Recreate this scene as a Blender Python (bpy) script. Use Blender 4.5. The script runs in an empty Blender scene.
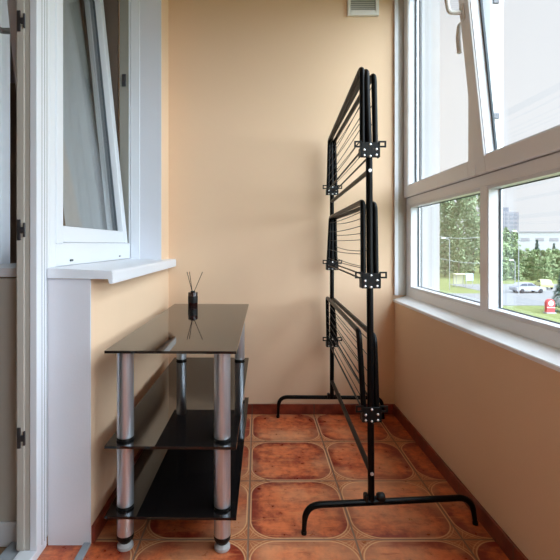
import bpy, bmesh, math, random
from mathutils import Vector, Matrix
random.seed(7)
R = math.radians
COL = bpy.context.scene.collection
sc = bpy.context.scene

# ------------------------------------------------------------------ materials
def lin(r, g, b):
    f = lambda c: (c/255/12.92) if c/255 <= .04045 else ((c/255+.055)/1.055)**2.4
    return (f(r), f(g), f(b), 1)

class NT:
    def __init__(s, name):
        s.m = bpy.data.materials.new(name); s.m.use_nodes = True
        s.t = s.m.node_tree; s.t.nodes.clear()
        s.out = s.n('ShaderNodeOutputMaterial')
    def n(s, kind, **kw):
        o = s.t.nodes.new(kind)
        for k, v in kw.items(): setattr(o, k, v)
        return o
    def l(s, a, b): s.t.links.new(a, b)
    def put(s, sock, v):
        if hasattr(v, 'is_output'): s.l(v, sock)
        else: sock.default_value = v
    def math(s, op, a, b=0.0, c=0.0, clamp=False):
        o = s.n('ShaderNodeMath', operation=op, use_clamp=clamp)
        s.put(o.inputs[0], a); s.put(o.inputs[1], b); s.put(o.inputs[2], c)
        return o.outputs[0]
    def mix(s, f, a, b):
        o = s.n('ShaderNodeMix', data_type='RGBA')
        s.put(o.inputs[0], f); s.put(o.inputs[6], a); s.put(o.inputs[7], b)
        return o.outputs[2]
    def step(s, x, lo, hi):
        o = s.n('ShaderNodeMapRange', interpolation_type='SMOOTHSTEP')
        s.put(o.inputs[0], x); s.put(o.inputs[1], lo); s.put(o.inputs[2], hi)
        return o.outputs[0]
    def obj(s): return s.n('ShaderNodeTexCoord').outputs['Object']
    def noise(s, vec, scale, detail=3, rough=.5):
        o = s.n('ShaderNodeTexNoise'); s.put(o.inputs['Vector'], vec)
        o.inputs['Scale'].default_value = scale; o.inputs['Detail'].default_value = detail
        o.inputs['Roughness'].default_value = rough
        return o.outputs['Fac']

def principled(nt, col, rough=.5, metal=0, spec=.5, **kw):
    p = nt.n('ShaderNodeBsdfPrincipled')
    nt.put(p.inputs['Base Color'], col); nt.put(p.inputs['Roughness'], rough)
    p.inputs['Metallic'].default_value = metal
    p.inputs['Specular IOR Level'].default_value = spec
    for k, v in kw.items(): nt.put(p.inputs[k.replace('_', ' ')], v)
    nt.l(p.outputs[0], nt.out.inputs[0])
    return p

def paint(name, c, rough=.6, var=.06, scale=6, bump=0, bscale=300, metal=0, spec=.5):
    nt = NT(name); o = nt.obj()
    f = nt.noise(o, scale, 4)
    dark = tuple(x*(1-var) for x in c[:3])+(1,); light = tuple(min(1, x*(1+var)) for x in c[:3])+(1,)
    p = principled(nt, nt.mix(f, dark, light), rough, metal, spec)
    if bump:
        b = nt.n('ShaderNodeBump'); b.inputs['Strength'].default_value = bump; b.inputs['Distance'].default_value = .002
        nt.l(nt.noise(o, bscale, 2), b.inputs['Height']); nt.l(b.outputs[0], p.inputs['Normal'])
    return nt.m

M = {}
M['wall'] = paint('beige_wall_paint', lin(229, 198, 167), .75, .03, 2.5, .25, 220, spec=.25)
M['plaster'] = paint('white_plaster', lin(214, 216, 224), .6, .03, 4, .15, 160, spec=.3)
M['ceiling'] = paint('ceiling_paint', lin(190, 165, 135), .8, .02)
M['pvc'] = paint('white_pvc', lin(222, 226, 233), .28, .01, 3)
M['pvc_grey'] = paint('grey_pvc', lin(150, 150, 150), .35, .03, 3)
M['pvc_tan'] = paint('sash_pvc', lin(236, 238, 242), .32, .02, 3)
M['sill'] = paint('white_sill_board', lin(240, 243, 248), .3, .01, 3)
M['sheer'] = None
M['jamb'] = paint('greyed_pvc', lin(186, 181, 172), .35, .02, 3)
M['rebate_shade'] = paint('shaded_rebate_pvc', lin(140, 138, 130), .6, .05)  # rebate colour darkened to stand in for the shadow of the sash
M['gasket'] = paint('rubber_gasket', lin(70, 78, 86), .6, .05)
M['metal_dark'] = paint('dark_fitting_metal', lin(84, 84, 88), .35, .1, 40, metal=.7)
M['strip'] = paint('grey_strip', lin(150, 158, 166), .45, .04)
M['black'] = paint('black_powder_coat', lin(4, 4, 5), .36, .1, 60, spec=.16)
M['black_plastic'] = paint('black_plastic', lin(8, 8, 8), .45, .1, 60, spec=.3)
M['wire'] = paint('black_wire', lin(14, 14, 15), .4, .1, 60, spec=.25)
M['rivet'] = paint('bright_rivet', lin(225, 225, 225), .25, .03, metal=.6)
M['grey_rubber'] = paint('grey_foot_plastic', lin(168, 170, 172), .5, .04)
M['amber'] = paint('dark_amber_glass', lin(38, 12, 10), .12, .3, 60)
M['reed'] = paint('dark_reed', lin(58, 40, 30), .7, .15, 200)
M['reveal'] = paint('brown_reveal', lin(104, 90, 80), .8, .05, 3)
M['room'] = paint('room_wallpaper', lin(176, 156, 138), .8, .05, 3)
M['room_floor'] = paint('laminate_floor', lin(140, 110, 80), .4, .1, 5)
M['vent'] = paint('vent_plastic', lin(222, 220, 216), .45, .02)
M['curtain'] = paint('white_curtain_cloth', lin(238, 241, 248), .8, .04, 30)
M['outer'] = paint('white_render', lin(168, 165, 167), .9, .05, 8, .6, 60, spec=.1)

# glossy black tempered glass, seen at a low angle
nt = NT('black_glass'); principled(nt, nt.mix(nt.noise(nt.obj(), 9, 3), (.006, .005, .005, 1), (.010, .008, .008, 1)), .025, 0, .5, IOR=1.5); M['bglass'] = nt.m
nt = NT('sheer_net'); sd = nt.n('ShaderNodeBsdfDiffuse'); sd.inputs[0].default_value = lin(206, 210, 214)
stl = nt.n('ShaderNodeBsdfTranslucent'); stl.inputs[0].default_value = lin(206, 210, 214); stp = nt.n('ShaderNodeBsdfTransparent')
m1 = nt.n('ShaderNodeMixShader'); m1.inputs[0].default_value = .35; nt.l(sd.outputs[0], m1.inputs[1]); nt.l(stl.outputs[0], m1.inputs[2])
m2 = nt.n('ShaderNodeMixShader'); nt.put(m2.inputs[0], nt.math('MULTIPLY_ADD', nt.noise(nt.obj(), 500, 1), .2, .12)); nt.l(m1.outputs[0], m2.inputs[1]); nt.l(stp.outputs[0], m2.inputs[2])
nt.l(m2.outputs[0], nt.out.inputs[0]); M['sheer'] = nt.m
# brushed aluminium
nt = NT('brushed_aluminium')
mp = nt.n('ShaderNodeMapping'); mp.inputs['Scale'].default_value = (1, 1, .02); nt.l(nt.obj(), mp.inputs[0])
nz = nt.noise(mp.outputs[0], 260, 2)
principled(nt, nt.mix(nz, lin(182, 188, 198), lin(216, 222, 230)), nt.math('MULTIPLY_ADD', nz, .12, .26), .85); M['alu'] = nt.m
# clear window glass: transparent, with the mirror share growing towards grazing angles
nt = NT('window_glass')
g = nt.n('ShaderNodeNewGeometry'); vm = nt.n('ShaderNodeVectorMath', operation='DOT_PRODUCT')
nt.l(g.outputs['Incoming'], vm.inputs[0]); nt.l(g.outputs['Normal'], vm.inputs[1])
c = nt.math('SUBTRACT', 1.0, nt.math('ABSOLUTE', vm.outputs['Value']), clamp=True)
fr = nt.math('MULTIPLY_ADD', nt.math('POWER', c, 5.0), .92, .045, clamp=True)
tr = nt.n('ShaderNodeBsdfTransparent'); tr.inputs[0].default_value = (.975, .985, .98, 1)
gl = nt.n('ShaderNodeBsdfGlossy'); gl.inputs['Roughness'].default_value = .0
mx = nt.n('ShaderNodeMixShader'); nt.l(fr, mx.inputs[0]); nt.l(tr.outputs[0], mx.inputs[1]); nt.l(gl.outputs[0], mx.inputs[2])
nt.l(mx.outputs[0], nt.out.inputs[0]); M['glass'] = nt.m

# glazed terracotta floor tile with rounded field and star corners
TP, TX, TY = .3815, .350, 1.538
def tile_mat(name, plain=False):
    nt = NT(name); o = nt.obj()
    sx = nt.n('ShaderNodeSeparateXYZ'); nt.l(o, sx.inputs[0])
    a = nt.math('DIVIDE', nt.math('SUBTRACT', sx.outputs[0], TX), TP)
    b = nt.math('DIVIDE', nt.math('SUBTRACT', sx.outputs[1], TY), TP)
    cell = nt.n('ShaderNodeCombineXYZ'); nt.l(nt.math('FLOOR', a), cell.inputs[0]); nt.l(nt.math('FLOOR', b), cell.inputs[1])
    wn = nt.n('ShaderNodeTexWhiteNoise'); nt.l(cell.outputs[0], wn.inputs['Vector'])
    off = nt.n('ShaderNodeVectorMath', operation='MULTIPLY_ADD'); nt.l(wn.outputs['Color'], off.inputs[0])
    off.inputs[1].default_value = (7, 7, 7); nt.l(o, off.inputs[2])
    u = nt.math('ABSOLUTE', nt.math('SUBTRACT', nt.math('FRACT', a), .5))
    v = nt.math('ABSOLUTE', nt.math('SUBTRACT', nt.math('FRACT', b), .5))
    # rounded-square distance: half size .475, corner radius .24
    h, r = .478, .25
    qx = nt.math('SUBTRACT', u, h-r); qy = nt.math('SUBTRACT', v, h-r)
    mx_, my_ = nt.math('MAXIMUM', qx, 0.0), nt.math('MAXIMUM', qy, 0.0)
    ln = nt.math('SQRT', nt.math('ADD', nt.math('MULTIPLY', mx_, mx_), nt.math('MULTIPLY', my_, my_)))
    d = nt.math('SUBTRACT', nt.math('ADD', ln, nt.math('MINIMUM', nt.math('MAXIMUM', qx, qy), 0.0)), r)
    def line(val, at, w):
        return nt.math('SUBTRACT', 1.0, nt.step(nt.math('ABSOLUTE', nt.math('SUBTRACT', val, at)), w*.4, w))
    n1 = nt.noise(off.outputs[0], 7, 6, .62); n2 = nt.noise(off.outputs[0], 34, 5, .65)
    n3 = nt.noise(off.outputs[0], 3.2, 3)
    f = nt.math('MULTIPLY_ADD', n2, .5, nt.math('MULTIPLY', n1, .62))
    f = nt.math('SUBTRACT', f, nt.math('MULTIPLY', nt.step(d, -.15, .0), .17))
    body = nt.mix(nt.step(f, .36, .70), lin(132, 38, 24), lin(222, 118, 70))
    body = nt.mix(nt.math('MULTIPLY', nt.step(n3, .48, .68), .55), body, lin(224, 164, 120))
    st_ = nt.n('ShaderNodeMapping'); st_.inputs['Scale'].default_value = (2.2, 13, 1); nt.l(off.outputs[0], st_.inputs[0])
    n4 = nt.noise(st_.outputs[0], 3.4, 5, .65)
    body = nt.mix(nt.math('MULTIPLY', nt.step(n4, .54, .72), .55), body, lin(144, 52, 34))
    body = nt.mix(nt.math('MULTIPLY', nt.step(n4, .47, .30), .4), body, lin(226, 150, 96))
    out_col = nt.mix(n2, lin(140, 68, 38), lin(206, 130, 84))
    colr = nt.mix(nt.step(d, -.004, .006), body, out_col)
    # corner star: rays from the tile corner
    pu, pv = nt.math('SUBTRACT', .5, u), nt.math('SUBTRACT', .5, v)
    ang = nt.math('ARCTAN2', pv, pu)
    rays = line(nt.math('ABSOLUTE', nt.math('SUBTRACT', nt.math('FRACT', nt.math('MULTIPLY_ADD', ang, 4/(math.pi/2), .5)), .5)), .0, .13)
    rays = nt.math('MULTIPLY', rays, nt.step(d, .012, .018))
    cream = lin(232, 188, 140)
    lines = nt.math('MAXIMUM', line(d, .002, .009), nt.math('MULTIPLY', line(d, .03, .007), .75))
    lines = nt.math('MAXIMUM', lines, nt.math('MULTIPLY', rays, .7))
    colr = nt.mix(nt.math('MULTIPLY', lines, .62), colr, cream)
    edge = nt.math('MAXIMUM', u, v)
    grout = nt.step(edge, .489, .493)
    colr = nt.mix(grout, colr, lin(138, 108, 90))
    p = principled(nt, colr, nt.math('ADD', nt.math('MULTIPLY_ADD', n2, .22, .20), nt.math('MULTIPLY', grout, .4)))
    bp = nt.n('ShaderNodeBump'); bp.inputs['Strength'].default_value = .5; bp.inputs['Distance'].default_value = .003
    nt.l(nt.math('SUBTRACT', nt.math('MULTIPLY', n1, .5), nt.math('ADD', nt.math('MULTIPLY', grout, 1.0), nt.math('MULTIPLY', lines, .12))), bp.inputs['Height'])
    nt.l(bp.outputs[0], p.inputs['Normal'])
    return nt.m
M['tile'] = tile_mat('terracotta_tile')
nt = NT('skirting_tile'); o = nt.obj(); sx = nt.n('ShaderNodeSeparateXYZ'); nt.l(o, sx.inputs[0])
s_ = nt.math('ADD', nt.math('SUBTRACT', sx.outputs[0], TX), nt.math('SUBTRACT', sx.outputs[1], 2.67))
e = nt.math('ABSOLUTE', nt.math('SUBTRACT', nt.math('FRACT', nt.math('DIVIDE', s_, TP)), .5))
f = nt.noise(o, 14, 5, .6)
principled(nt, nt.mix(nt.step(e, .489, .494), nt.mix(nt.step(f, .3, .7), lin(98, 34, 24), lin(142, 62, 42)), lin(88, 66, 54)), .3); M['skirt'] = nt.m

# outdoors
M['grass'] = paint('lawn_grass', lin(112, 120, 66), .9, .35, .5)
M['asphalt'] = paint('grey_asphalt', lin(122, 122, 124), .9, .06, .5)
M['bark'] = paint('tree_bark', lin(120, 112, 100), .9, .3, 3)
def leaf(name, c):
    nt = NT(name); o = nt.obj(); f = nt.noise(o, 1.1, 4, .7)
    principled(nt, nt.mix(f, tuple(x*.5 for x in c[:3])+(1,), tuple(min(1, x*1.5) for x in c[:3])+(1,)), .8, 0, .2); return nt.m
M['leaf_birch'] = leaf('birch_leaves', lin(134, 148, 116))
M['leaf_bush'] = leaf('bush_leaves', lin(136, 152, 112))
M['leaf_fir'] = leaf('fir_needles', lin(84, 110, 98))
M['car_silver'] = paint('silver_car_paint', lin(168, 170, 182), .25, .02)
M['car_yellow'] = paint('yellow_car_paint', lin(196, 196, 140), .3, .02)
M['car_glass'] = paint('car_window', lin(88, 94, 108), .1, .05)
M['tyre'] = paint('tyre_rubber', lin(52, 52, 58), .8, .05)
M['pole'] = paint('galvanised_pole', lin(158, 162, 164), .5, .05, 4)
M['red'] = paint('red_enamel', lin(205, 72, 80), .4, .06, 2)
M['white'] = paint('white_enamel', lin(236, 236, 240), .4, .02)
M['blue_sign'] = paint('pale_blue_board', lin(176, 200, 224), .5, .03)
M['shelter'] = paint('pale_yellow_panel', lin(206, 206, 176), .6, .05)
M['tower'] = paint('tower_panels', lin(132, 129, 136), .9, .06, .1)
M['tower_dark'] = paint('tower_glazing', lin(104, 104, 116), .5, .1, .2)
M['slab'] = paint('pale_metal_wall', lin(160, 160, 165), .8, .04, .05)

# ------------------------------------------------------------------ mesh building
class MB:
    def __init__(s): s.b = bmesh.new()
    def box(s, x0, x1, y0, y1, z0, z1, bev=0):
        r = bmesh.ops.create_cube(s.b, size=1)
        for v in r['verts']:
            v.co = Vector(((x0+x1)/2+v.co.x*(x1-x0), (y0+y1)/2+v.co.y*(y1-y0), (z0+z1)/2+v.co.z*(z1-z0)))
        if bev:
            es = list({e for v in r['verts'] for e in v.link_edges})
            bmesh.ops.bevel(s.b, geom=es, offset=bev, segments=2, affect='EDGES', profile=.5)
        return s
    def prism(s, pts, z0, z1, axis='z', bev=0):
        # pts: 2D outline, extruded along an axis
        mk = {'z': lambda p, t: (p[0], p[1], t), 'y': lambda p, t: (p[0], t, p[1]), 'x': lambda p, t: (t, p[0], p[1])}[axis]
        a = [s.b.verts.new(mk(p, z0)) for p in pts]; c = [s.b.verts.new(mk(p, z1)) for p in pts]
        n = len(pts); fs = [s.b.faces.new(a), s.b.faces.new(c)]
        for i in range(n): fs.append(s.b.faces.new((a[i], a[(i+1) % n], c[(i+1) % n], c[i])))
        if bev:
            es = list({e for f in fs for e in f.edges})
            bmesh.ops.bevel(s.b, geom=es, offset=bev, segments=2, affect='EDGES')
        return s
    def tube(s, pts, r, seg=12, flat=None):
        pts = [Vector(p) for p in pts]; rings = []
        up = None
        for i, p in enumerate(pts):
            t = (pts[min(i+1, len(pts)-1)]-pts[max(i-1, 0)]).normalized()
            if up is None:
                up = Vector((0, 0, 1)) if abs(t.z) < .9 else Vector((1, 0, 0))
            nx = t.cross(up)
            nx = nx.normalized(); ny = nx.cross(t).normalized(); up = ny
            rr = r(i/(len(pts)-1)) if callable(r) else r
            rings.append([s.b.verts.new(p+nx*math.cos(k*2*math.pi/seg)*rr+ny*math.sin(k*2*math.pi/seg)*rr) for k in range(seg)])
        for a, c in zip(rings, rings[1:]):
            for k in range(seg): s.b.faces.new((a[k], a[(k+1) % seg], c[(k+1) % seg], c[k]))
        s.b.faces.new(rings[0][::-1]); s.b.faces.new(rings[-1])
        return s
    def lathe(s, prof, c=(0, 0, 0), seg=28, axis='z'):
        c = Vector(c); rings = []
        for r, z in prof:
            ring = []
            for k in range(seg):
                a = k*2*math.pi/seg; x, y = r*math.cos(a), r*math.sin(a)
                q = (x, y, z) if axis == 'z' else ((x, z, y) if axis == 'y' else (z, x, y))
                ring.append(s.b.verts.new(c+Vector(q)))
            rings.append(ring)
        for a, d in zip(rings, rings[1:]):
            for k in range(seg): s.b.faces.new((a[k], a[(k+1) % seg], d[(k+1) % seg], d[k]))
        s.b.faces.new(rings[0][::-1]); s.b.faces.new(rings[-1])
        return s
    def frame(s, y0, y1, z0, z1, x0, x1, wy0, wy1, wz0, wz1, bev=.003):
        # rectangular frame in the YZ plane, widths per side
        s.box(x0, x1, y0, y0+wy0, z0, z1, bev); s.box(x0, x1, y1-wy1, y1, z0, z1, bev)
        s.box(x0, x1, y0+wy0, y1-wy1, z0, z0+wz0, bev); s.box(x0, x1, y0+wy0, y1-wy1, z1-wz1, z1, bev)
        return s
    def tilt(s, axis_x, axis_z, slope):
        for v in s.b.verts: v.co.x += -slope*(v.co.z-axis_z)
        return s
    def build(s, name, mat, parent=None, smooth=False, origin=None):
        bmesh.ops.recalc_face_normals(s.b, faces=s.b.faces[:])
        me = bpy.data.meshes.new(name); s.b.to_mesh(me); s.b.free()
        me.materials.append(M[mat])
        if smooth:
            for p in me.polygons: p.use_smooth = True
            me.set_sharp_from_angle(angle=R(38))
        o = bpy.data.objects.new(name, me); COL.objects.link(o)
        if origin is not None:
            me.transform(Matrix.Translation(-Vector(origin))); o.location = origin
        if parent is not None:
            o.parent = parent
            pw = world(parent)
            o.location = Vector(o.location)-pw
        return o

def world(o):
    v = Vector(o.location)
    while o.parent: o = o.parent; v += Vector(o.location)
    return v
def empty(name, loc=(0, 0, 0)):
    o = bpy.data.objects.new(name, None); o.empty_display_size = .1; COL.objects.link(o); o.location = loc; return o
def tag(o, label=None, cat=None, group=None, kind=None):
    if label: o['label'] = label
    if cat: o['category'] = cat
    if group: o['group'] = group
    if kind: o['kind'] = kind
    return o
def struct(o, label=None, cat=None):
    o['kind'] = 'structure'; return tag(o, label, cat)
def fillet(pts, r, n=6):
    pts = [Vector(p) for p in pts]; out = [pts[0]]
    for a, b, c in zip(pts, pts[1:], pts[2:]):
        u, v = (a-b).normalized(), (c-b).normalized()
        p0, p1 = b+u*r, b+v*r
        for i in range(n+1):
            t = i/n; out.append(p0*(1-t)**2+b*2*t*(1-t)+p1*t*t)
    out.append(pts[-1]); return out

# ------------------------------------------------------------------ the balcony shell
YF, XR, ZC = 2.68, .851, 2.72        # far wall, parapet face, ceiling
YN = -1.3                            # wall behind the camera
ZTR = 2.66                          # head of the right windows
ZT = 2.52                            # window head
def lx(y): return -.581+(y-1.515)*(.033/1.165)      # face of the left wall

struct(MB().box(-.86, 1.0, YN, YF+.1, -.12, 0).build('floor', 'tile'), 'glazed terracotta tile balcony floor with star corners', 'floor')
struct(MB().box(-.99, 1.02, YN-.1, YF+.1, ZC, ZC+.12).build('ceiling', 'ceiling'), 'beige painted balcony ceiling', 'ceiling')
struct(MB().box(-1.0, 1.0, YF, YF+.14, 0, ZC).build('wall_far', 'wall'), 'beige painted end wall behind the clothes rack', 'wall')
struct(MB().box(-1.0, 1.0, YN-.1, YN, 0, ZC).build('wall_back', 'wall'), 'beige balcony wall behind the viewer', 'wall')
struct(MB().box(XR, 1.0, YN, YF, -.12, .705).build('wall_right', 'wall'), 'beige parapet wall under the balcony windows', 'wall')
struct(MB().box(.90, 1.02, YN, YF, ZTR+.059, ZC).build('wall_lintel', 'wall'), 'wall strip above the balcony windows', 'wall')
# left wall: breast wall under the window, far pier, head, near pier
wl = MB()
wl.prism([(-1.0, 1.516), (lx(1.516), 1.516), (lx(YF), YF), (-1.0, YF)], 0, .925)
wl.prism([(-1.0, 2.506), (lx(2.506), 2.506), (lx(YF), YF), (-1.0, YF)], .925, ZC)
wl.box(-1.0, -.56, YN, 2.506, ZT, ZC)
wl.box(-1.0, -.58, YN, .42, 0, ZT)
struct(wl.build('wall_left', 'wall'), 'cream wall with window and doorway on the left', 'wall')
# white plastered reveals
rv = MB()
rv.box(-.728, lx(1.516), 1.509, 1.5155, .0, .928)
struct(rv.build('trim_1', 'plaster'), 'white plastered end of the breast wall under the sill', 'trim')
struct(MB().box(-.728, lx(2.5), 2.498, 2.5055, .955, ZT).build('trim_2', 'plaster'), 'white plastered far reveal of the left window', 'trim')
struct(MB().box(-.7275, -.675, 2.4915, 2.4975, .958, ZT, .002).build('trim_6', 'pvc'), 'narrow white strip beside the left window frame', 'trim')
struct(MB().box(-1.0, -.80, 1.509, 1.5155, .0, .93).build('trim_3', 'jamb'), 'grey plastered reveal inside the doorway', 'trim')
struct(MB().box(-1.01, -.80, 1.4985, 1.5085, .0, .085, .003).build('baseboard_doorway', 'pvc'), 'white skirting at the foot of the doorway reveal', 'baseboard')
struct(MB().box(-.603, -.578, .5, 1.508, 0, .012, .003).build('trim_4', 'strip'), 'grey strip lying along the doorway tiles', 'trim')
# skirting
struct(MB().box(lx(YF)+.012, XR-.012, YF-.012, YF, 0, .062, .002).build('baseboard_far', 'skirt'), 'terracotta skirting under the end wall', 'baseboard')
struct(MB().box(XR-.012, XR, YN, YF, 0, .062, .002).build('baseboard_right', 'skirt'), 'terracotta skirting under the parapet wall', 'baseboard')
struct(MB().prism([(lx(1.517), 1.517), (lx(1.517)+.012, 1.517), (lx(YF)+.012, YF), (lx(YF), YF)], 0, .062, 'z', .002).build('baseboard_left', 'skirt'), 'terracotta skirting behind the glass stand', 'baseboard')

# ------------------------------------------------------------------ right-hand windows
w1 = struct(empty('window_1', (.95, 0, .73)), 'white framed balcony windows in two rows on the right', 'window')
XFR, XG, XO = .921, .969, .983
fm = MB()
ye = [2.68, 1.761, .86, -.06, -.98]         # mullion centres after the far jamb
y_lo = YN
# rails
fm.box(XFR, XO, y_lo, YF, .730, .780, .002)
fm.box(XFR, XO, y_lo, YF, 1.284, 1.330, .002); fm.box(XFR+.018, XO, y_lo, YF, 1.330, 1.345)
fm.box(XFR, XO, y_lo, YF, ZTR-.02, ZTR+.058, .002)
fm.box(XFR, XO, 2.606, YF, .780, 1.284, .002); fm.box(XFR+.012, XO, 2.63, YF, 1.336, ZTR-.02, .002)
for c_ in ye[1:]:
    fm.box(XFR, XO, c_-.027, c_+.027, .780, 1.284, .002)
    fm.box(XFR+.012, XO, c_-.033, c_+.033, 1.336, ZTR-.02, .002)
wf = fm.build('window_frame', 'pvc_tan', w1)
gap_shade = MB(); gap_shade.box(XFR-.002, XFR+.019, y_lo, 2.674, 1.3302, 1.3343)  # grey strips that draw the shade in the gaps around the sashes
for c_ in ye[1:]: gap_shade.box(XFR+.004, XFR+.013, c_-.004+.032, c_+.004+.032, 1.34, ZTR-.04)
gap_shade.build('gasket', 'pvc_grey', wf)
# jamb cover strip between end wall and frame
MB().box(.846, .868, YF-.022, YF-.002, .735, ZC-.02, .002).build('cover_strip', 'pvc', w1)
MB().box(.868, .921, YF-.012, YF-.002, .735, ZC-.02, .002).build('jamb_board', 'jamb', w1)
# sill: slightly falling board
MB().prism([(.842, .692), (.842, .708), (.925, .731), (.925, .712)], y_lo, YF-.001, 'y', .002).build('window_sill', 'sill', w1)
def pane(y0, y1, z0, z1, x, parent, name='pane'):
    return MB().box(x, x+.006, y0, y1, z0, z1).build(name, 'glass', parent)
edges = [(2.606, ye[1]+.027)]+[(ye[i]-.027, ye[i+1]+.027) for i in range(1, 4)]
for hi, lo in edges:
    g_ = MB(); g_.frame(lo, hi, .780, 1.284, XFR+.003, XG, .006, .006, .014, .014, .001)
    bead = g_.build('glazing_bead', 'pvc', w1)
    k_ = MB(); k_.frame(lo+.006, hi-.006, .794, 1.270, XG-.003, XG+.004, .005, .005, .003, .003, 0)
    k_.build('gasket', 'gasket', bead)
    pane(lo+.006, hi-.006, .790, 1.274, XG+.005, w1)
# opening sashes (upper row)
XS = .905
def handle(parent, x, y, z, side=1, up=False):
    h = MB(); h.box(x-.010, x, y-.014, y+.014, z-.032, z+.032, .004)
    if up:
        h.tube(fillet([(x-.005, y, z), (x-.058, y, z), (x-.062, y, z+.06), (x-.056, y, z+.125)], .014), .0095, 10)
    else:
        h.tube(fillet([(x-.005, y, z), (x-.045, y, z), (x-.052, y, z-.06), (x-.046, y, z-.125)], .016), .0095, 10)
    return h
def sash(hi, lo, slope, hy=None, hz=None, up=False):
    zt = ZTR-.035
    f_ = MB(); f_.frame(lo, hi, 1.3345, zt, XS, XS+.05, .062, .075, .068, .075, .004)
    f_.tilt(XS, 1.335, slope)
    so = f_.build('sash', 'pvc_tan', w1)
    b_ = MB(); b_.frame(lo+.0615, hi-.0745, 1.404, zt-.074, XS+.008, XS+.05, .004, .004, .004, .004, .001)
    b_.tilt(XS, 1.335, slope).build('sash_bead', 'pvc', so)
    k_ = MB(); k_.frame(lo+.065, hi-.078, 1.408, zt-.078, XS+.043, XS+.051, .009, .009, .004, .004, 0)
    k_.tilt(XS, 1.335, slope).build('gasket', 'gasket', so)
    MB().box(XS+.052, XS+.058, lo+.06, hi-.07, 1.40, zt-.07).tilt(XS, 1.335, slope).build('pane', 'glass', so)
    if hy: handle(so, XS, hy, hz, up=up).tilt(XS, 1.335, slope).build('window_handle', 'vent', so, True)
sash(2.682-.006, 1.797, 0.0, 1.838, 1.985)
sash(1.790, .885, .103, 1.758, 1.99, up=True)
sash(.835, -.033, 0.0)
sash(-.085, -.95, 0.0)
# keepers on the mullion behind the tilted sash
kp = MB()
for z in (1.56, 2.02): kp.box(.940, .965, 1.722, 1.729, z-.012, z+.012, .002)
kp.build('lock_keeper', 'metal_dark', w1)
struct(MB().box(1.0, 1.105, 2.62, 2.9, -6, 5).build('wall_outside', 'outer'), 'white rendered outside pier beyond the window glass', 'wall')

# ------------------------------------------------------------------ left-hand window and door frame
w2 = struct(empty('window_2', (-.76, 2.05, .967)), 'white framed tilted window over the wide sill on the left', 'window')
XW = -.73
f2 = MB()
f2.box(-.80, XW, 1.527, 1.570, .96, ZT, .003); f2.box(-.80, XW+.004, 1.570, 1.625, 1.05, ZT, .004)
f2.box(-.738, XW, 2.487, 2.505, .96, ZT, .002)
f2.box(-.80, XW, 1.570, 2.49, .967, 1.055, .003); f2.box(-.80, XW, 1.57, 2.49, ZT-.05, ZT, .003)
f2o = f2.build('window_frame', 'pvc', w2)
MB().box(-.79, -.7385, 2.488, 2.4975, 1.056, ZT-.05, .002).build('frame_rebate', 'rebate_shade', f2o)
sl = .1009
def t2(mb): # tilt into the room about the bottom
    return mb.tilt(0, 1.055, sl)
s2 = t2(MB().frame(1.58, 2.466, 1.056, 2.46, -.825, -.735, .062, .062, .064, .064, .004)).build('sash', 'pvc', w2)
t2(MB().frame(1.642, 2.404, 1.12, 2.396, -.79, -.765, .014, .014, .004, .004, .001)).build('gasket', 'gasket', s2)
t2(MB().box(-.775, -.769, 1.64, 2.41, 1.115, 2.40)).build('pane', 'glass', s2)
hh = MB(); hh.box(-.835, -.825, 1.60, 1.632, 1.80, 1.88, .003); hh.tube(fillet([(-.83, 1.616, 1.845), (-.875, 1.616, 1.845), (-.88, 1.50, 1.849)], .015), .011, 10)
t2(hh).build('window_handle', 'strip', s2, True)
kp = MB(); kp.box(-.775, -.752, 2.480, 2.488, 1.955, 2.025, .002); kp.box(-.772, -.754, 2.474, 2.481, 1.982, 1.998, .002); kp.box(-.757, -.752, 2.472, 2.481, 1.965, 2.015, .002)
kp.build('lock_keeper', 'metal_dark', w2)
for y in (1.70, 2.30):
    MB().box(-.7305, -.725, y-.012, y+.012, .982, .990, .002).build('drain_cap', 'gasket' if y < 2 else 'pvc_grey', w2)
sp = [(-.728, .930), (-.728, .967), (-.505, .957), (-.500, .952), (-.500, .912), (-.514, .912), (-.514, .930)]
MB().prism(sp, 1.500, YF-.002, 'y', .002).build('window_sill', 'pvc', w2)
# inner sill in the room
MB().box(-1.06, -.80, 1.500, 2.52, .935, .967, .003).build('inner_sill', 'pvc', w2)

d1 = struct(empty('door_1', (-.76, 1.47, 0)), 'white doorway frame with dark lock keepers at the left edge', 'door')
df = MB()
df.box(-.755, XW, 1.437, 1.527, .03, ZT, .003)
df.box(-.80, XW, .42, .50, .03, ZT, .003); df.box(-.80, XW, .50, 1.437, ZT-.07, ZT, .003)
dfo = df.build('door_frame', 'pvc', d1)
rb = MB(); rb.box(-.772, -.755, 1.440, 1.527, .03, ZT-.07, .002); rb.box(-.80, -.772, 1.437, 1.527, .03, ZT-.07, .004)
rb.build('frame_rebate', 'jamb', dfo)
gv = MB()
for y in (1.468, 1.487, 1.503): gv.box(-.7302, -.7292, y, y+.0025, .03, ZT)
gv.build('frame_groove', 'pvc_grey', d1)
MB().box(-.79, -.731, .42, 1.507, 0, .03, .003).build('threshold', 'pvc', d1)
MB().box(-.85, -.79, .42, 1.497, 0, .022, .003).build('threshold_seal', 'strip', d1)
for z in (.406, 1.097, 1.79):
    k_ = MB(); k_.box(-.796, -.784, 1.434, 1.444, z-.035, z+.035, .002); k_.box(-.784, -.772, 1.431, 1.442, z-.010, z+.010, .002)
    k_.box(-.774, -.768, 1.431, 1.438, z-.024, z+.024, .002)
    k_.build('lock_keeper', 'metal_dark', d1)

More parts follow.
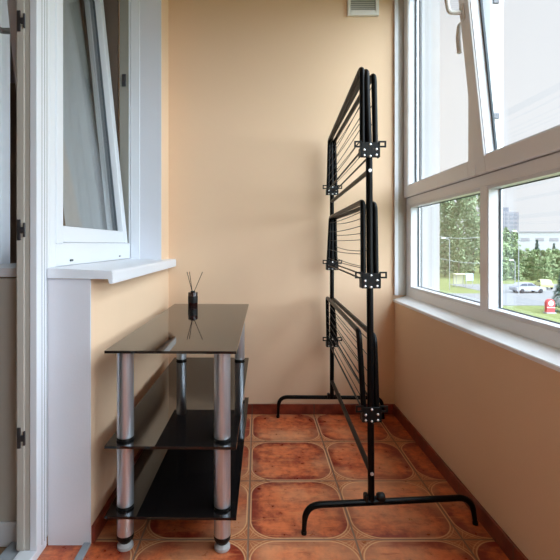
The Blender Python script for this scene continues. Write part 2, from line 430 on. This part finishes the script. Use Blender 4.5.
# room behind the doorway
rm = MB()
rm.box(-4.0, -3.9, -1.4, 4.6, 0, ZC); rm.box(-3.9, -1.0, 4.5, 4.6, 0, ZC); rm.box(-3.9, -1.0, -1.4, -1.3, 0, ZC)
rm.box(-1.1, -1.0, YF, 4.5, 0, ZC)
struct(rm.build('wall_room', 'room'), 'dim walls of the room behind the doorway', 'wall')
struct(MB().box(-3.9, -.86, -1.3, 4.5, -.12, -.0).build('floor_room', 'room_floor'), 'laminate floor of the room behind the doorway', 'floor')
struct(MB().box(-3.9, -1.0, -1.3, 4.5, ZC, ZC+.1).build('ceiling_room', 'white'), 'ceiling of the room behind the doorway', 'ceiling')
struct(MB().box(-1.0, -.801, 2.500, 2.5055, .967, ZT).build('trim_5', 'reveal'), 'inner reveal of the left window', 'trim')

# curtain beside the window inside the room
ct = empty('curtain', (-1.12, 1.62, .02))
cb = MB(); N = 60; rows = []
for i in range(N+1):
    y = 1.48+(1.915-1.48)*i/N; x = -1.105+.022*math.sin(i*1.05)+.01*math.sin(i*.37)
    rows.append([cb.b.verts.new((x+dx, y, z)) for z in (.03, 1.3, 2.66) for dx in (0, .003)])
for a, b in zip(rows, rows[1:]):
    for k in (0, 1, 2, 3): cb.b.faces.new((a[k], a[k+2], b[k+2], b[k]))
cb.build('cloth', 'curtain', ct, True)
MB().box(-1.15, -1.08, 1.40, 1.925, 2.66, ZC, .003).build('curtain_rail', 'white', ct)
ns = empty('net_curtain', (-.95, 2.1, .98))
cb = MB(); rows = []; NZ = 14
for i in range(91):
    u = i/90; col_ = []
    for j in range(NZ+1):
        z = .972+(2.655-.972)*j/NZ; y = 1.94+.53*u
        ph = u*26+2.2*(z-1)*u; amp = .003+.005*u
        x = -.845-.118*(z-1.055)+amp*math.sin(ph)-.004*math.sin(ph*.43+1)
        col_.append(cb.b.verts.new((x, y, z)))
    rows.append(col_)
for a, b in zip(rows, rows[1:]):
    for k in range(NZ): cb.b.faces.new((a[k], a[k+1], b[k+1], b[k]))
cb.build('cloth', 'sheer', ns, True)
MB().box(-1.045, -1.015, 1.93, 2.495, 2.65, ZC, .003).build('curtain_rail', 'white', ns)
tag(ns, 'grey sheer net curtain hanging behind the tilted window glass', 'curtain')
tag(ct, 'white curtain hanging inside the room at the left edge', 'curtain')

# ------------------------------------------------------------------ vent grille
vt = empty('vent_grille', (.652, YF, 2.56))
vf = MB()
for a in ((.557, .576, 2.456, 2.656), (.729, .750, 2.456, 2.656), (.576, .729, 2.456, 2.486), (.576, .729, 2.636, 2.656)):
    vf.box(a[0], a[1], YF-.022, YF, a[2], a[3], .003)
vf.build('grille_frame', 'vent', vt)
MB().box(.576, .729, YF-.006, YF-.001, 2.486, 2.636).build('backing', 'pvc_grey', vt)
for k in range(13):
    z = 2.492+k*.0115
    MB().prism([(YF-.018, z-.005), (YF-.016, z-.006), (YF-.006, z+.004), (YF-.008, z+.005)], .578, .727, 'x').build('slat', 'vent', vt)
tag(vt, 'white square vent grille high on the end wall', 'vent')

# ------------------------------------------------------------------ glass stand
st = empty('television_stand', (-.289, 1.44, 0))
def shelf(zc, xr, name):
    return MB().box(-.5095, xr, 1.44, 2.569, zc-.0045, zc+.0045, .0006).build(name, 'bglass', st)
shelf(.6895, -.0685, 'glass_top'); shelf(.3716, -.0685, 'glass_shelf'); shelf(.137, -.0685, 'glass_shelf')
for (x, y) in ((-.457, 1.497), (-.121, 1.497), (-.457, 2.51), (-.119, 2.51)):
    r = .0285
    lg = MB()
    for z0, z1 in ((.385, .685), (.1505, .3671), (.049, .1325)):
        lg.lathe([(r-.001, z0), (r, z0+.001), (r, z1-.001), (r-.001, z1)], (x, y, 0))
    lo = lg.build('leg', 'alu', st, True)
    for z0, z1 in ((.3761, .3855), (.1415, .151)):
        MB().lathe([(r+.0005, z0), (r+.001, z0+.002), (r+.001, z1-.002), (r, z1)], (x, y, 0)).build('collar', 'black_plastic', lo, True)
    MB().lathe([(.019, .022), (.0275, .034), (r+.0004, .040), (r+.0004, .050)], (x, y, 0)).build('collar', 'black_plastic', lo, True)
    MB().lathe([(.025, 0), (.0275, .003), (.0275, .012), (.021, .019), (.014, .026)], (x, y, 0)).build('foot', 'grey_rubber', lo, True)
st.rotation_euler = (0, 0, R(-1.0))
tag(st, 'black glass three shelf stand on four silver tube legs', 'television stand')

# reed diffuser
rd = empty('reed_diffuser', (-.370, 2.50, .694))
q = MB(); q.lathe([(.0265, .694), (.0275, .6955), (.0275, .7695), (.026, .772), (.012, .7725)], (-.370, 2.50, 0))
bt = q.build('bottle', 'amber', rd, True)
MB().lathe([(.0278, .712), (.0282, .714), (.0282, .748), (.0278, .750)], (-.370, 2.50, 0)).build('label_band', 'black_plastic', bt, True)
MB().lathe([(.013, .771), (.013, .779), (.011, .7795)], (-.370, 2.50, 0)).build('neck', 'black_plastic', bt, True)
for dx, dy in ((-.034, 0.0), (-.022, .012), (.056, -.004)):
    MB().tube([(-.370-dx*.18, 2.50-dy, .735), (-.370+dx, 2.50+dy, .889)], .0019, 8).build('reed', 'reed', rd)
tag(rd, 'small dark amber reed diffuser bottle with three sticks on the glass top', 'reed diffuser')

# ------------------------------------------------------------------ clothes rack
rk = empty('clothes_rack', (.435, 2.1, 0))
PF, PB = Vector((.420, 1.59, 0)), Vector((.450, 2.60, 0))
ZTOP = 1.690
def P(v, dx=0, z=0, dy=0): return (v.x+dx-(.0085*z/1.4 if v is PF else 0), v.y+dy, z)
# inverted U main frame
MB().tube(fillet([P(PF, 0, .105), P(PF, 0, 1.38), P(PF, -.008, 1.62), P(PF, -.008, ZTOP), P(PB, -.004, ZTOP), P(PB, 0, 1.38), P(PB, 0, .125)], .035), .0125, 12).build('frame', 'black', rk, True)
# feet
def foot(path):
    o = MB().tube(fillet(path, .055, 8), lambda q: .0115-.0035*max(0, (abs(q-.5)-.38)/.12), 12).build('foot_bar', 'black', rk, True)
    for p in (path[0], path[-1]):
        MB().lathe([(.0098, 0), (.0102, .003), (.0102, .010), (.0095, .012)], (p[0], p[1], 0)).build('foot_cap', 'black_plastic', o, True)
foot([(.170, 1.568, .004), (.176, 1.569, .103), (.802, 1.619, .103), (.818, 1.622, .004)])
foot([(.127, 2.620, .004), (.132, 2.618, .125), (.752, 2.606, .125), (.758, 2.606, .004)])
# braces
MB().tube([P(PF, 0, 1.318), P(PB, 0, 1.305)], .0095, 10).build('cross_brace', 'black', rk, True)
MB().tube([P(PF, 0, .213), P(PB, 0, .228)], .0105, 10).build('cross_brace', 'black', rk, True)
for v in (PF,):
    for z in (1.318, .213):
        MB().lathe([(.0065, -.016), (.0065, -.0135), (.005, -.012)], P(v, 0, z), 12, 'y').build('bolt', 'rivet', rk, True)
# clamps at the post feet
for v, z in ((PF, .120), (PB, .140)):
    MB().box(v.x-.028, v.x-.012, v.y-.014, v.y+.016, z-.02, z+.014, .006).build('foot_clamp', 'black_plastic', rk)
    kn = MB(); kn.lathe([(.006, .012), (.006, .020), (.014, .022), (.018, .028), (.018, .044), (.014, .050)], (v.x, v.y+.006, z-.004), 20, 'x')
    kn.build('clamp_knob', 'black_plastic', rk, True)

HZ = ((1.400, .924, .437), (1.377, .930, .470))                       # hinge heights of the three tiers: near post, far post
TOPL = ((.386, .434), (.389, .440), (.374, .421))   # x of the left wing rail, near end and far end
TOPR = ((.431, .466), (.434, .468), (.433, .455))
ZTF = (1.699, 1.206, .729); ZTB = (1.674, 1.210, .729)
NW = (6, 5, 6); NWR = (4, 4, 4)
def wing(name, f0, f1, b0, b1, nw, sag):
    """f0/f1: bottom and top of the near arm, b0/b1 of the far arm"""
    f0, f1, b0, b1 = map(Vector, (f0, f1, b0, b1))
    o = MB().tube(fillet([f0, f1, b1, b0],   .03, 6), .0102, 10).build(name, 'black', rk, True)
    MB().tube([f0+(f1-f0)*.02, b0+(b1-b0)*.02], .004, 8).build('hinge_rod', 'black', o, True)
    for k in range(nw):
        t = .16+.72*k/(nw-1)
        a, b = f0.lerp(f1, t), b0.lerp(b1, t)
        pts = [a.lerp(b, i/8)-Vector((0, 0, sag*math.sin(math.pi*i/8)*(1+.5*math.sin(k*2.3)))) for i in range(9)]
        MB().tube(pts, .0017, 6).build('wire', 'wire', o)
for i in range(3):
    zf, zb = HZ[0][i], HZ[1][i]
    wing('left_wing', P(PF, -.0245, zf-.01), (TOPL[i][0], PF.y, ZTF[i]), P(PB, -.024, zb-.01), (TOPL[i][1], PB.y-.002, ZTB[i]), NW[i], .005)
    zt = ZTF[i]-(.022, .006, .020)[i]
    wing('right_wing', P(PF, .0245, zf-.01, .006), (TOPR[i][0], PF.y+.006, zt), P(PB, .024, zb-.01), (TOPR[i][1], PB.y-.002, ZTB[i]-.006), NWR[i], .009 if i == 1 else .004)
    for v in (PF, PB):
        y1 = v.y-.0135; y0 = y1-.004
        zz = zf if v is PF else zb; b = MB(); x = P(v, 0, zz)[0]
        b.box(x-.034, x+.034, y0, y1, zz-.036, zz+.020, .0015)
        for sgn in (-1, 1):
            for (u0, u1, w0, w1) in ((.030, .058, .019, .025), (.030, .058, .001, .007), (.052, .058, .007, .019), (.030, .036, .007, .019)):
                xa, xb = sorted((x+sgn*u0, x+sgn*u1)); b.box(xa, xb, y0, y1, zz+w0, zz+w1)
        # side cheeks that grip the post
        b.box(x-.036, x-.0335, y0, v.y+.012, zz-.034, zz+.0, 0); b.box(x+.0335, x+.036, y0, v.y+.012, zz-.034, zz+.0, 0)
        bo = b.build('hinge_bracket', 'black_plastic', rk)
        for (rx, rz) in ((0, .012), (-.022, -.008), (.022, -.006), (-.022, -.028), (.0, -.031), (.022, -.027)):
            MB().lathe([(.0046, 0), (.0042, -.002), (.002, -.0032)], (x+rx, y0, zz+rz), 10, 'y').build('rivet', 'rivet', bo, True)
tag(rk, 'black folding clothes drying rack with three tiers of folded wings', 'clothes rack')

# ------------------------------------------------------------------ outdoors
ZG = -6.0
struct(MB().box(2.5, 420, -60, 420, ZG-1, ZG).build('ground', 'grass'), 'green lawn below the balcony', 'ground')
struct(MB().box(2.5, 200, 49.5, 61.5, ZG, ZG+.04).build('road', 'asphalt'), 'grey street crossing the lawn', 'road')
struct(MB().box(33.5, 80, 61.5, 76, ZG, ZG+.03).build('parking', 'asphalt'), 'grey parking area beside the street', 'parking')

def leaves(mb, c, rad, n, size, rng):
    for _ in range(n):
        while True:
            p = Vector((rng.uniform(-1, 1), rng.uniform(-1, 1), rng.uniform(-1, 1)))
            if .25 < p.length < 1: break
        q = Vector((c[0]+p.x*rad[0], c[1]+p.y*rad[1], c[2]+p.z*rad[2]))
        a = Vector((rng.gauss(0, 1), rng.gauss(0, 1), rng.gauss(0, 1))).normalized(); b = a.orthogonal().normalized()
        s_ = size*rng.uniform(.6, 1.3)
        mb.b.faces.new([mb.b.verts.new(q+a*s_), mb.b.verts.new(q+b*s_*.7), mb.b.verts.new(q-a*s_), mb.b.verts.new(q-b*s_*.7)])
def tree_proto(name, h, w, seed, mat, base=.2, n=900, size=.38):
    rng = random.Random(seed); root = empty(name)
    t = MB(); t.tube([(0, 0, 0), (.1, 0, h*.4), (-.05, .1, h*.9)], lambda q: .02*h*.5*(1-q*.85), 8)
    for k in range(5):
        a = rng.uniform(0, 6.28); z = h*rng.uniform(.25, .7)
        t.tube([(0, 0, z), (math.cos(a)*w*.3, math.sin(a)*w*.3, z+h*.13)], lambda q: .05*(1-q*.7), 6)
    t.build('trunk', 'bark', root)
    c = MB()
    for k in range(11):
        f_ = (k+.5)/11; z = h*(base+(1-base)*f_); rr = w*.5*math.sin(math.pi*min(1, .2+.8*f_))**.7
        a = rng.uniform(0, 6.28); o_ = rr*.45
        leaves(c, (math.cos(a)*o_, math.sin(a)*o_, z-h*.05), (rr*.75+.2, rr*.75+.2, h*.085), n//11, size, rng)
    o = c.build('crown', mat, root); return root
def copy_tree(o):
    c = o.copy(); COL.objects.link(c)
    for ch in [x for x in bpy.data.objects if x.parent == o]:
        d = ch.copy(); COL.objects.link(d); d.parent = c
    return c
def plant(protos, spots, labels, cat, group):
    used = set()
    for (x, y, k, s_, rz, lab) in spots:
        o = protos[k] if k not in used else copy_tree(protos[k])
        used.add(k); o.location = (x, y, ZG); o.scale = (s_, s_, s_); o.rotation_euler = (0, 0, rz)
        tag(o, labels[lab], cat, group)
def px(p, d): return (p-257)*d/433
birch = [tree_proto('birch_tree', 20.5, 4.4, s_, 'leaf_birch', .10, 1500, .34) for s_ in (1, 2)]
plant(birch, [(px(p_, d_), d_, k % 2, q_, k*1.1, 0) for k, (p_, d_, q_) in enumerate(((438, 108, 1.08), (445, 94, .96), (452, 101, 1.0), (459, 89, .92), (466, 113, 1.12), (473, 96, .99), (480, 104, 1.03), (488, 91, .84)))],
      ['tall green birch tree in the dense row behind the far left lower pane'], 'tree', 'birch row beyond the street')
round_ = [tree_proto('leafy_tree', 11.5, 5.0, s_, 'leaf_bush', .06, 1300, .34) for s_ in (3, 4)]
plant(round_, [(px(500, 118), 118, 0, 1.0, 0, 0), (px(507, 124), 124, 1, 1.04, 1, 0), (px(513, 131), 131, 0, 1.0, 2, 0)],
      ['rounded green tree below the apartment tower outside the near pane'], 'tree', 'rounded trees under the tower')
bush = [tree_proto('leafy_bush', 5.8, 2.9, s_, 'leaf_bush', .0, 900, .26) for s_ in (5, 6)]
sp_ = []
for k in range(13):
    p_ = 503+k*5; d_ = 97+5.2*(k % 3); sp_.append((px(p_, d_), d_, k % 2, .98+.10*((k*7) % 4)/4, k*1.3, 0))
for k in range(9):
    p_ = 505+k*7; d_ = 84+3.2*(k % 2); sp_.append((px(p_, d_), d_, (k+1) % 2, .60+.05*((k*5) % 3), k*.9, 1))
plant(bush, sp_, ['green bush in the hedge below the long pale building', 'lower green bush in the row directly behind the parked cars'], 'bush', 'bushes beyond the parked cars')
def fir(h, w, seed, n, size):
    rng = random.Random(seed); root = empty('fir_tree'); MB().tube([(0, 0, 0), (0, 0, h*.95)], lambda q: .02*h*(1-q*.9), 8).build('trunk', 'bark', root)
    c = MB()
    for k in range(n):
        f_ = rng.random()**.8; a = rng.uniform(0, 6.283); rr = w*.5*(1-f_)*(1+.18*math.sin(f_*40))*rng.uniform(.55, 1)
        p = Vector((math.cos(a)*rr, math.sin(a)*rr, h*(.06+.94*f_)-rr*.12)); u = Vector((math.cos(a), math.sin(a), -.35)).normalized(); v_ = Vector((-math.sin(a), math.cos(a), 0))
        s_ = size*rng.uniform(.6, 1.2)
        c.b.faces.new([c.b.verts.new(p+u*s_), c.b.verts.new(p+v_*s_*.3), c.b.verts.new(p-u*s_), c.b.verts.new(p-v_*s_*.3)])
    c.build('crown', 'leaf_fir', root); return root
o = fir(3.9, 2.6, 8, 1800, .22); o.location = (px(561, 45), 45, ZG); tag(o, 'dark blue green fir beside the red stand at the right edge', 'tree')
o = fir(8.2, 4.2, 9, 1100, .38); o.location = (px(537, 116), 116, ZG); tag(o, 'narrow fir rising above the hedge nearer the tower', 'tree')
o = fir(7.2, 3.8, 10, 1000, .38); o.location = (px(554, 116), 116, ZG); tag(o, 'short fir rising above the hedge near the right edge', 'tree')

def car(name, x, y, rz, mat, L, label):
    root = empty(name, (0, 0, 0)); W, r = .86, .32
    prof = [(-L/2, .35), (-L/2, .75), (-L/2+.12, .92), (-L*.30, .98), (L*.16, .98), (L/2-.15, .82), (L/2, .62), (L/2, .32)]
    MB().prism(prof, -W, W, 'y', .06).build('body', mat, root)
    cab = [(-L*.42, .95), (-L*.30, 1.42), (L*.02, 1.46), (L*.20, .95)]
    MB().prism(cab, -W+.12, W-.12, 'y', .05).build('cabin', mat, root)
    for sgn in (-1, 1):
        y0, y1 = sorted((sgn*(W-.125), sgn*(W-.105)))
        MB().prism([(-L*.385, 1.0), (-L*.29, 1.36), (-L*.13, 1.38), (-L*.13, 1.0)], y0, y1, 'y').build('side_window', 'car_glass', root)
        MB().prism([(-L*.11, 1.0), (-L*.11, 1.38), (L*.01, 1.39), (L*.15, 1.0)], y0, y1, 'y').build('side_window', 'car_glass', root)
    MB().prism([(L*.035, 1.42), (L*.20, .98), (L*.215, .98), (L*.05, 1.42)], -W+.18, W-.18, 'y').build('windscreen', 'car_glass', root)
    for sx_ in (-.31, .31):
        for sgn in (-1, 1):
            MB().lathe([(r-.03, -.1), (r, -.08), (r, .08), (r-.03, .1)], (L*sx_, sgn*(W-.08), r), 20, 'y').build('wheel', 'tyre', root, True)
    for sgn in (-1, 1): MB().box(L/2-.06, L/2+.02, sgn*.6-.16, sgn*.6+.16, .6, .74, .02).build('headlight', 'white', root)
    root.location = (x, y, ZG+.035); root.rotation_euler = (0, 0, rz); tag(root, label, 'car')
car('parked_car', px(528, 62.5), 62.6, R(4), 'car_silver', 4.5, 'silver car parked at the street outside the near pane')
car('parked_car', px(543.5, 68.5), 68.5, R(70), 'car_yellow', 4.0, 'pale yellow car parked behind the silver car')

def lamp(x, y, h, label, arm=.7):
    root = empty('street_lamp', (x, y, ZG)); b = MB(); b.tube(fillet([(x, y, ZG), (x, y, ZG+h), (x-arm, y, ZG+h+.25)], .2), .06, 8).build('pole', 'pole', root, True)
    MB().box(x-arm-.55, x-arm+.05, y-.13, y+.13, ZG+h+.18, ZG+h+.32, .03).build('lamp_head', 'white', root); tag(root, label, 'street lamp')
lamp(px(449.5, 66), 66, 7.7, 'pale street lamp standing before the birch row')
lamp(px(518.6, 60.6), 60.6, 8.6, 'taller pale street lamp beside the silver car', .35)
lamp(px(515, 64.5), 64.5, 4.4, 'shorter pale street lamp beside the silver car', .3)
# board on posts, shelter, red stand
x, y = px(469.5, 70), 70
sg = empty('notice_board', (x, y, ZG)); b = MB(); b.box(x-.6, x+.6, y-.05, y+.05, ZG+1.1, ZG+2.3, .02).build('board', 'blue_sign', sg)
for s_ in (-.5, .5): MB().tube([(x+s_, y+.08, ZG), (x+s_, y+.08, ZG+2.2)], .05, 8).build('post', 'pole', sg)
tag(sg, 'pale blue board on two posts before the birch row', 'sign')
x, y = px(460, 71), 71
sh = empty('bus_shelter', (x, y, ZG)); MB().box(x-1.0, x+.9, y-.6, y+.6, ZG+2.05, ZG+2.2, .03).build('roof', 'shelter', sh)
MB().box(x-.9, x+.8, y+.5, y+.56, ZG+.5, ZG+2.05).build('back_panel', 'shelter', sh)
for sx_ in (-.85, .75):
    for sy in (-.5, .5): MB().tube([(x+sx_, y+sy, ZG), (x+sx_, y+sy, ZG+2.1)], .05, 8).build('post', 'pole', sh)
tag(sh, 'small pale yellow roadside shelter left of the blue board', 'shelter')
x, y = px(549.8, 44), 44
rs = empty('street_stand', (x, y, ZG))
n_ = 14; pr = [(x-.42, ZG+.12), (x-.42, ZG+1.05)]+[(x-.42*math.cos(math.pi*k/n_), ZG+1.05+.42*math.sin(math.pi*k/n_)) for k in range(1, n_)]+[(x+.42, ZG+1.05), (x+.42, ZG+.12)]
MB().prism(pr, y-.18, y+.18, 'y', .02).build('panel', 'red', rs)
MB().lathe([(.27, -.20), (.27, -.179), (.25, -.17)], (x, y, ZG+1.05), 24, 'y').build('disc', 'white', rs)
MB().box(x-.40, x+.40, y-.21, y-.179, ZG+.58, ZG+.66, .005).build('band', 'white', rs)
MB().box(x-.5, x+.5, y-.3, y+.3, ZG, ZG+.12, .02).build('base', 'grey_rubber', rs)
tag(rs, 'small red round topped street stand with white disc on the lawn', 'stand')
# overhead wires
for k, (y0, y1, d, lab) in enumerate(((234, 236, 66.4, 'upper overhead cable crossing before the birch row'), (254, 263, 66.4, 'lower overhead cable crossing before the birch row'))):
    a = Vector((px(424, d), d-.147, 1.05-(y0-244)*d/433)); b = Vector((px(490, d), d-.147, 1.05-(y1-244)*d/433))
    pts = [a.lerp(b, i/12)-Vector((0, 0, .5*math.sin(math.pi*i/12))) for i in range(13)]
    tag(MB().tube(pts, .035, 6).build('overhead_cable', 'pole'), lab, 'cable')
for p_, lab in ((424, 'added cable support pole behind the white outside pier'), (490, 'added support pole carrying the cables right of the birch row')):  # poles added to hold up the cables, set behind the pier and mullion
    x, y = px(p_, 66.4), 66.4
    up_ = empty('support_pole', (x, y, ZG)); MB().tube([(x, y, ZG), (x, y, 3.6)], .11, 8).build('pole', 'bark', up_, True)
    MB().box(x-.05, x+.05, y-.7, y+.7, 2.9, 3.05, .01).build('crossarm', 'bark', up_); tag(up_, lab, 'pole')
# far buildings
x0, x1, d = px(499, 300), px(519, 300), 300
tw = empty('apartment_tower', ((x0+x1)/2, d, ZG))
MB().box(x0, x1, d, d+14, ZG, 23.5).build('wall', 'tower', tw)
MB().box(x0+1, x1-6.5, d+1, d+10, 23.5, 26.5).build('roof_house', 'tower_dark', tw)
for r_ in range(8):
    for c_ in range(4):
        xa = x0+1+c_*(x1-x0-1.2)/4; z = 20.6-r_*2.9
        MB().box(xa, xa+(1.9 if c_ % 2 else 2.5), d-.15, d+.05, z, z+1.6).build('window', 'tower_dark', tw)
tag(tw, 'tall pale apartment tower far beyond the trees', 'building')
x0, x1, d = px(517, 225), px(640, 225), 225
sb = empty('long_building', ((x0+x1)/2, d, ZG)); MB().box(x0, x1, d, d+20, ZG, 7.0).build('wall', 'slab', sb)
MB().box(x0-.4, x1, d-.4, d+20.4, 7.0, 7.6).build('roof_edge', 'tower', sb)
for k in range(8): MB().box(x0+2+k*7.5, x0+6.5+k*7.5, d-.1, d+.05, 2.4, 4.2).build('window_band', 'tower', sb)
tag(sb, 'long low pale building on the skyline right of the tower', 'building')

# ------------------------------------------------------------------ light, sky, camera
w = bpy.data.worlds.new('overcast_sky'); sc.world = w; w.use_nodes = True; t = w.node_tree; t.nodes.clear()
out = t.nodes.new('ShaderNodeOutputWorld'); bg = t.nodes.new('ShaderNodeBackground'); tc = t.nodes.new('ShaderNodeTexCoord')
sp3 = t.nodes.new('ShaderNodeSeparateXYZ'); mr = t.nodes.new('ShaderNodeMapRange'); mixc = t.nodes.new('ShaderNodeMix'); mixc.data_type = 'RGBA'
t.links.new(tc.outputs['Generated'], sp3.inputs[0]); t.links.new(sp3.outputs[2], mr.inputs[0]); mr.inputs[1].default_value = .45; mr.inputs[2].default_value = 1.0
t.links.new(mr.outputs[0], mixc.inputs[0]); mixc.inputs[6].default_value = (.93, .96, 1.02, 1); mixc.inputs[7].default_value = (2.2, 2.4, 2.75, 1)
t.links.new(mixc.outputs[2], bg.inputs[0]); bg.inputs[1].default_value = .84; t.links.new(bg.outputs[0], out.inputs[0])

su = bpy.data.lights.new('fill_sun', 'SUN'); su.energy = 11.6; su.angle = R(92); su.color = (.77, .895, 1.0)  # broad fill added to brighten the interior; the overcast sky shows no sun
so = bpy.data.objects.new('fill_sun', su); COL.objects.link(so)
so.rotation_euler = Vector((-.49, .45, -.58)).to_track_quat('-Z', 'Y').to_euler()

cam = bpy.data.cameras.new('camera'); co = bpy.data.objects.new('camera', cam); COL.objects.link(co)
co.location = (0, 0, 1.05); co.rotation_euler = (R(90), 0, 0)
cam.sensor_width = 36; cam.lens = 36*433/560; cam.shift_x = 23/560; cam.shift_y = -36/560; cam.clip_start = .02; cam.clip_end = 1000
sc.camera = co
sc.view_settings.view_transform = 'Standard'; sc.view_settings.look = 'None'; sc.view_settings.gamma = 1; sc.view_settings.exposure = 0.3
sc.view_settings.use_curve_mapping = False
sc.cycles.max_bounces = 14; sc.cycles.diffuse_bounces = 6; sc.cycles.transparent_max_bounces = 24; sc.cycles.glossy_bounces = 6
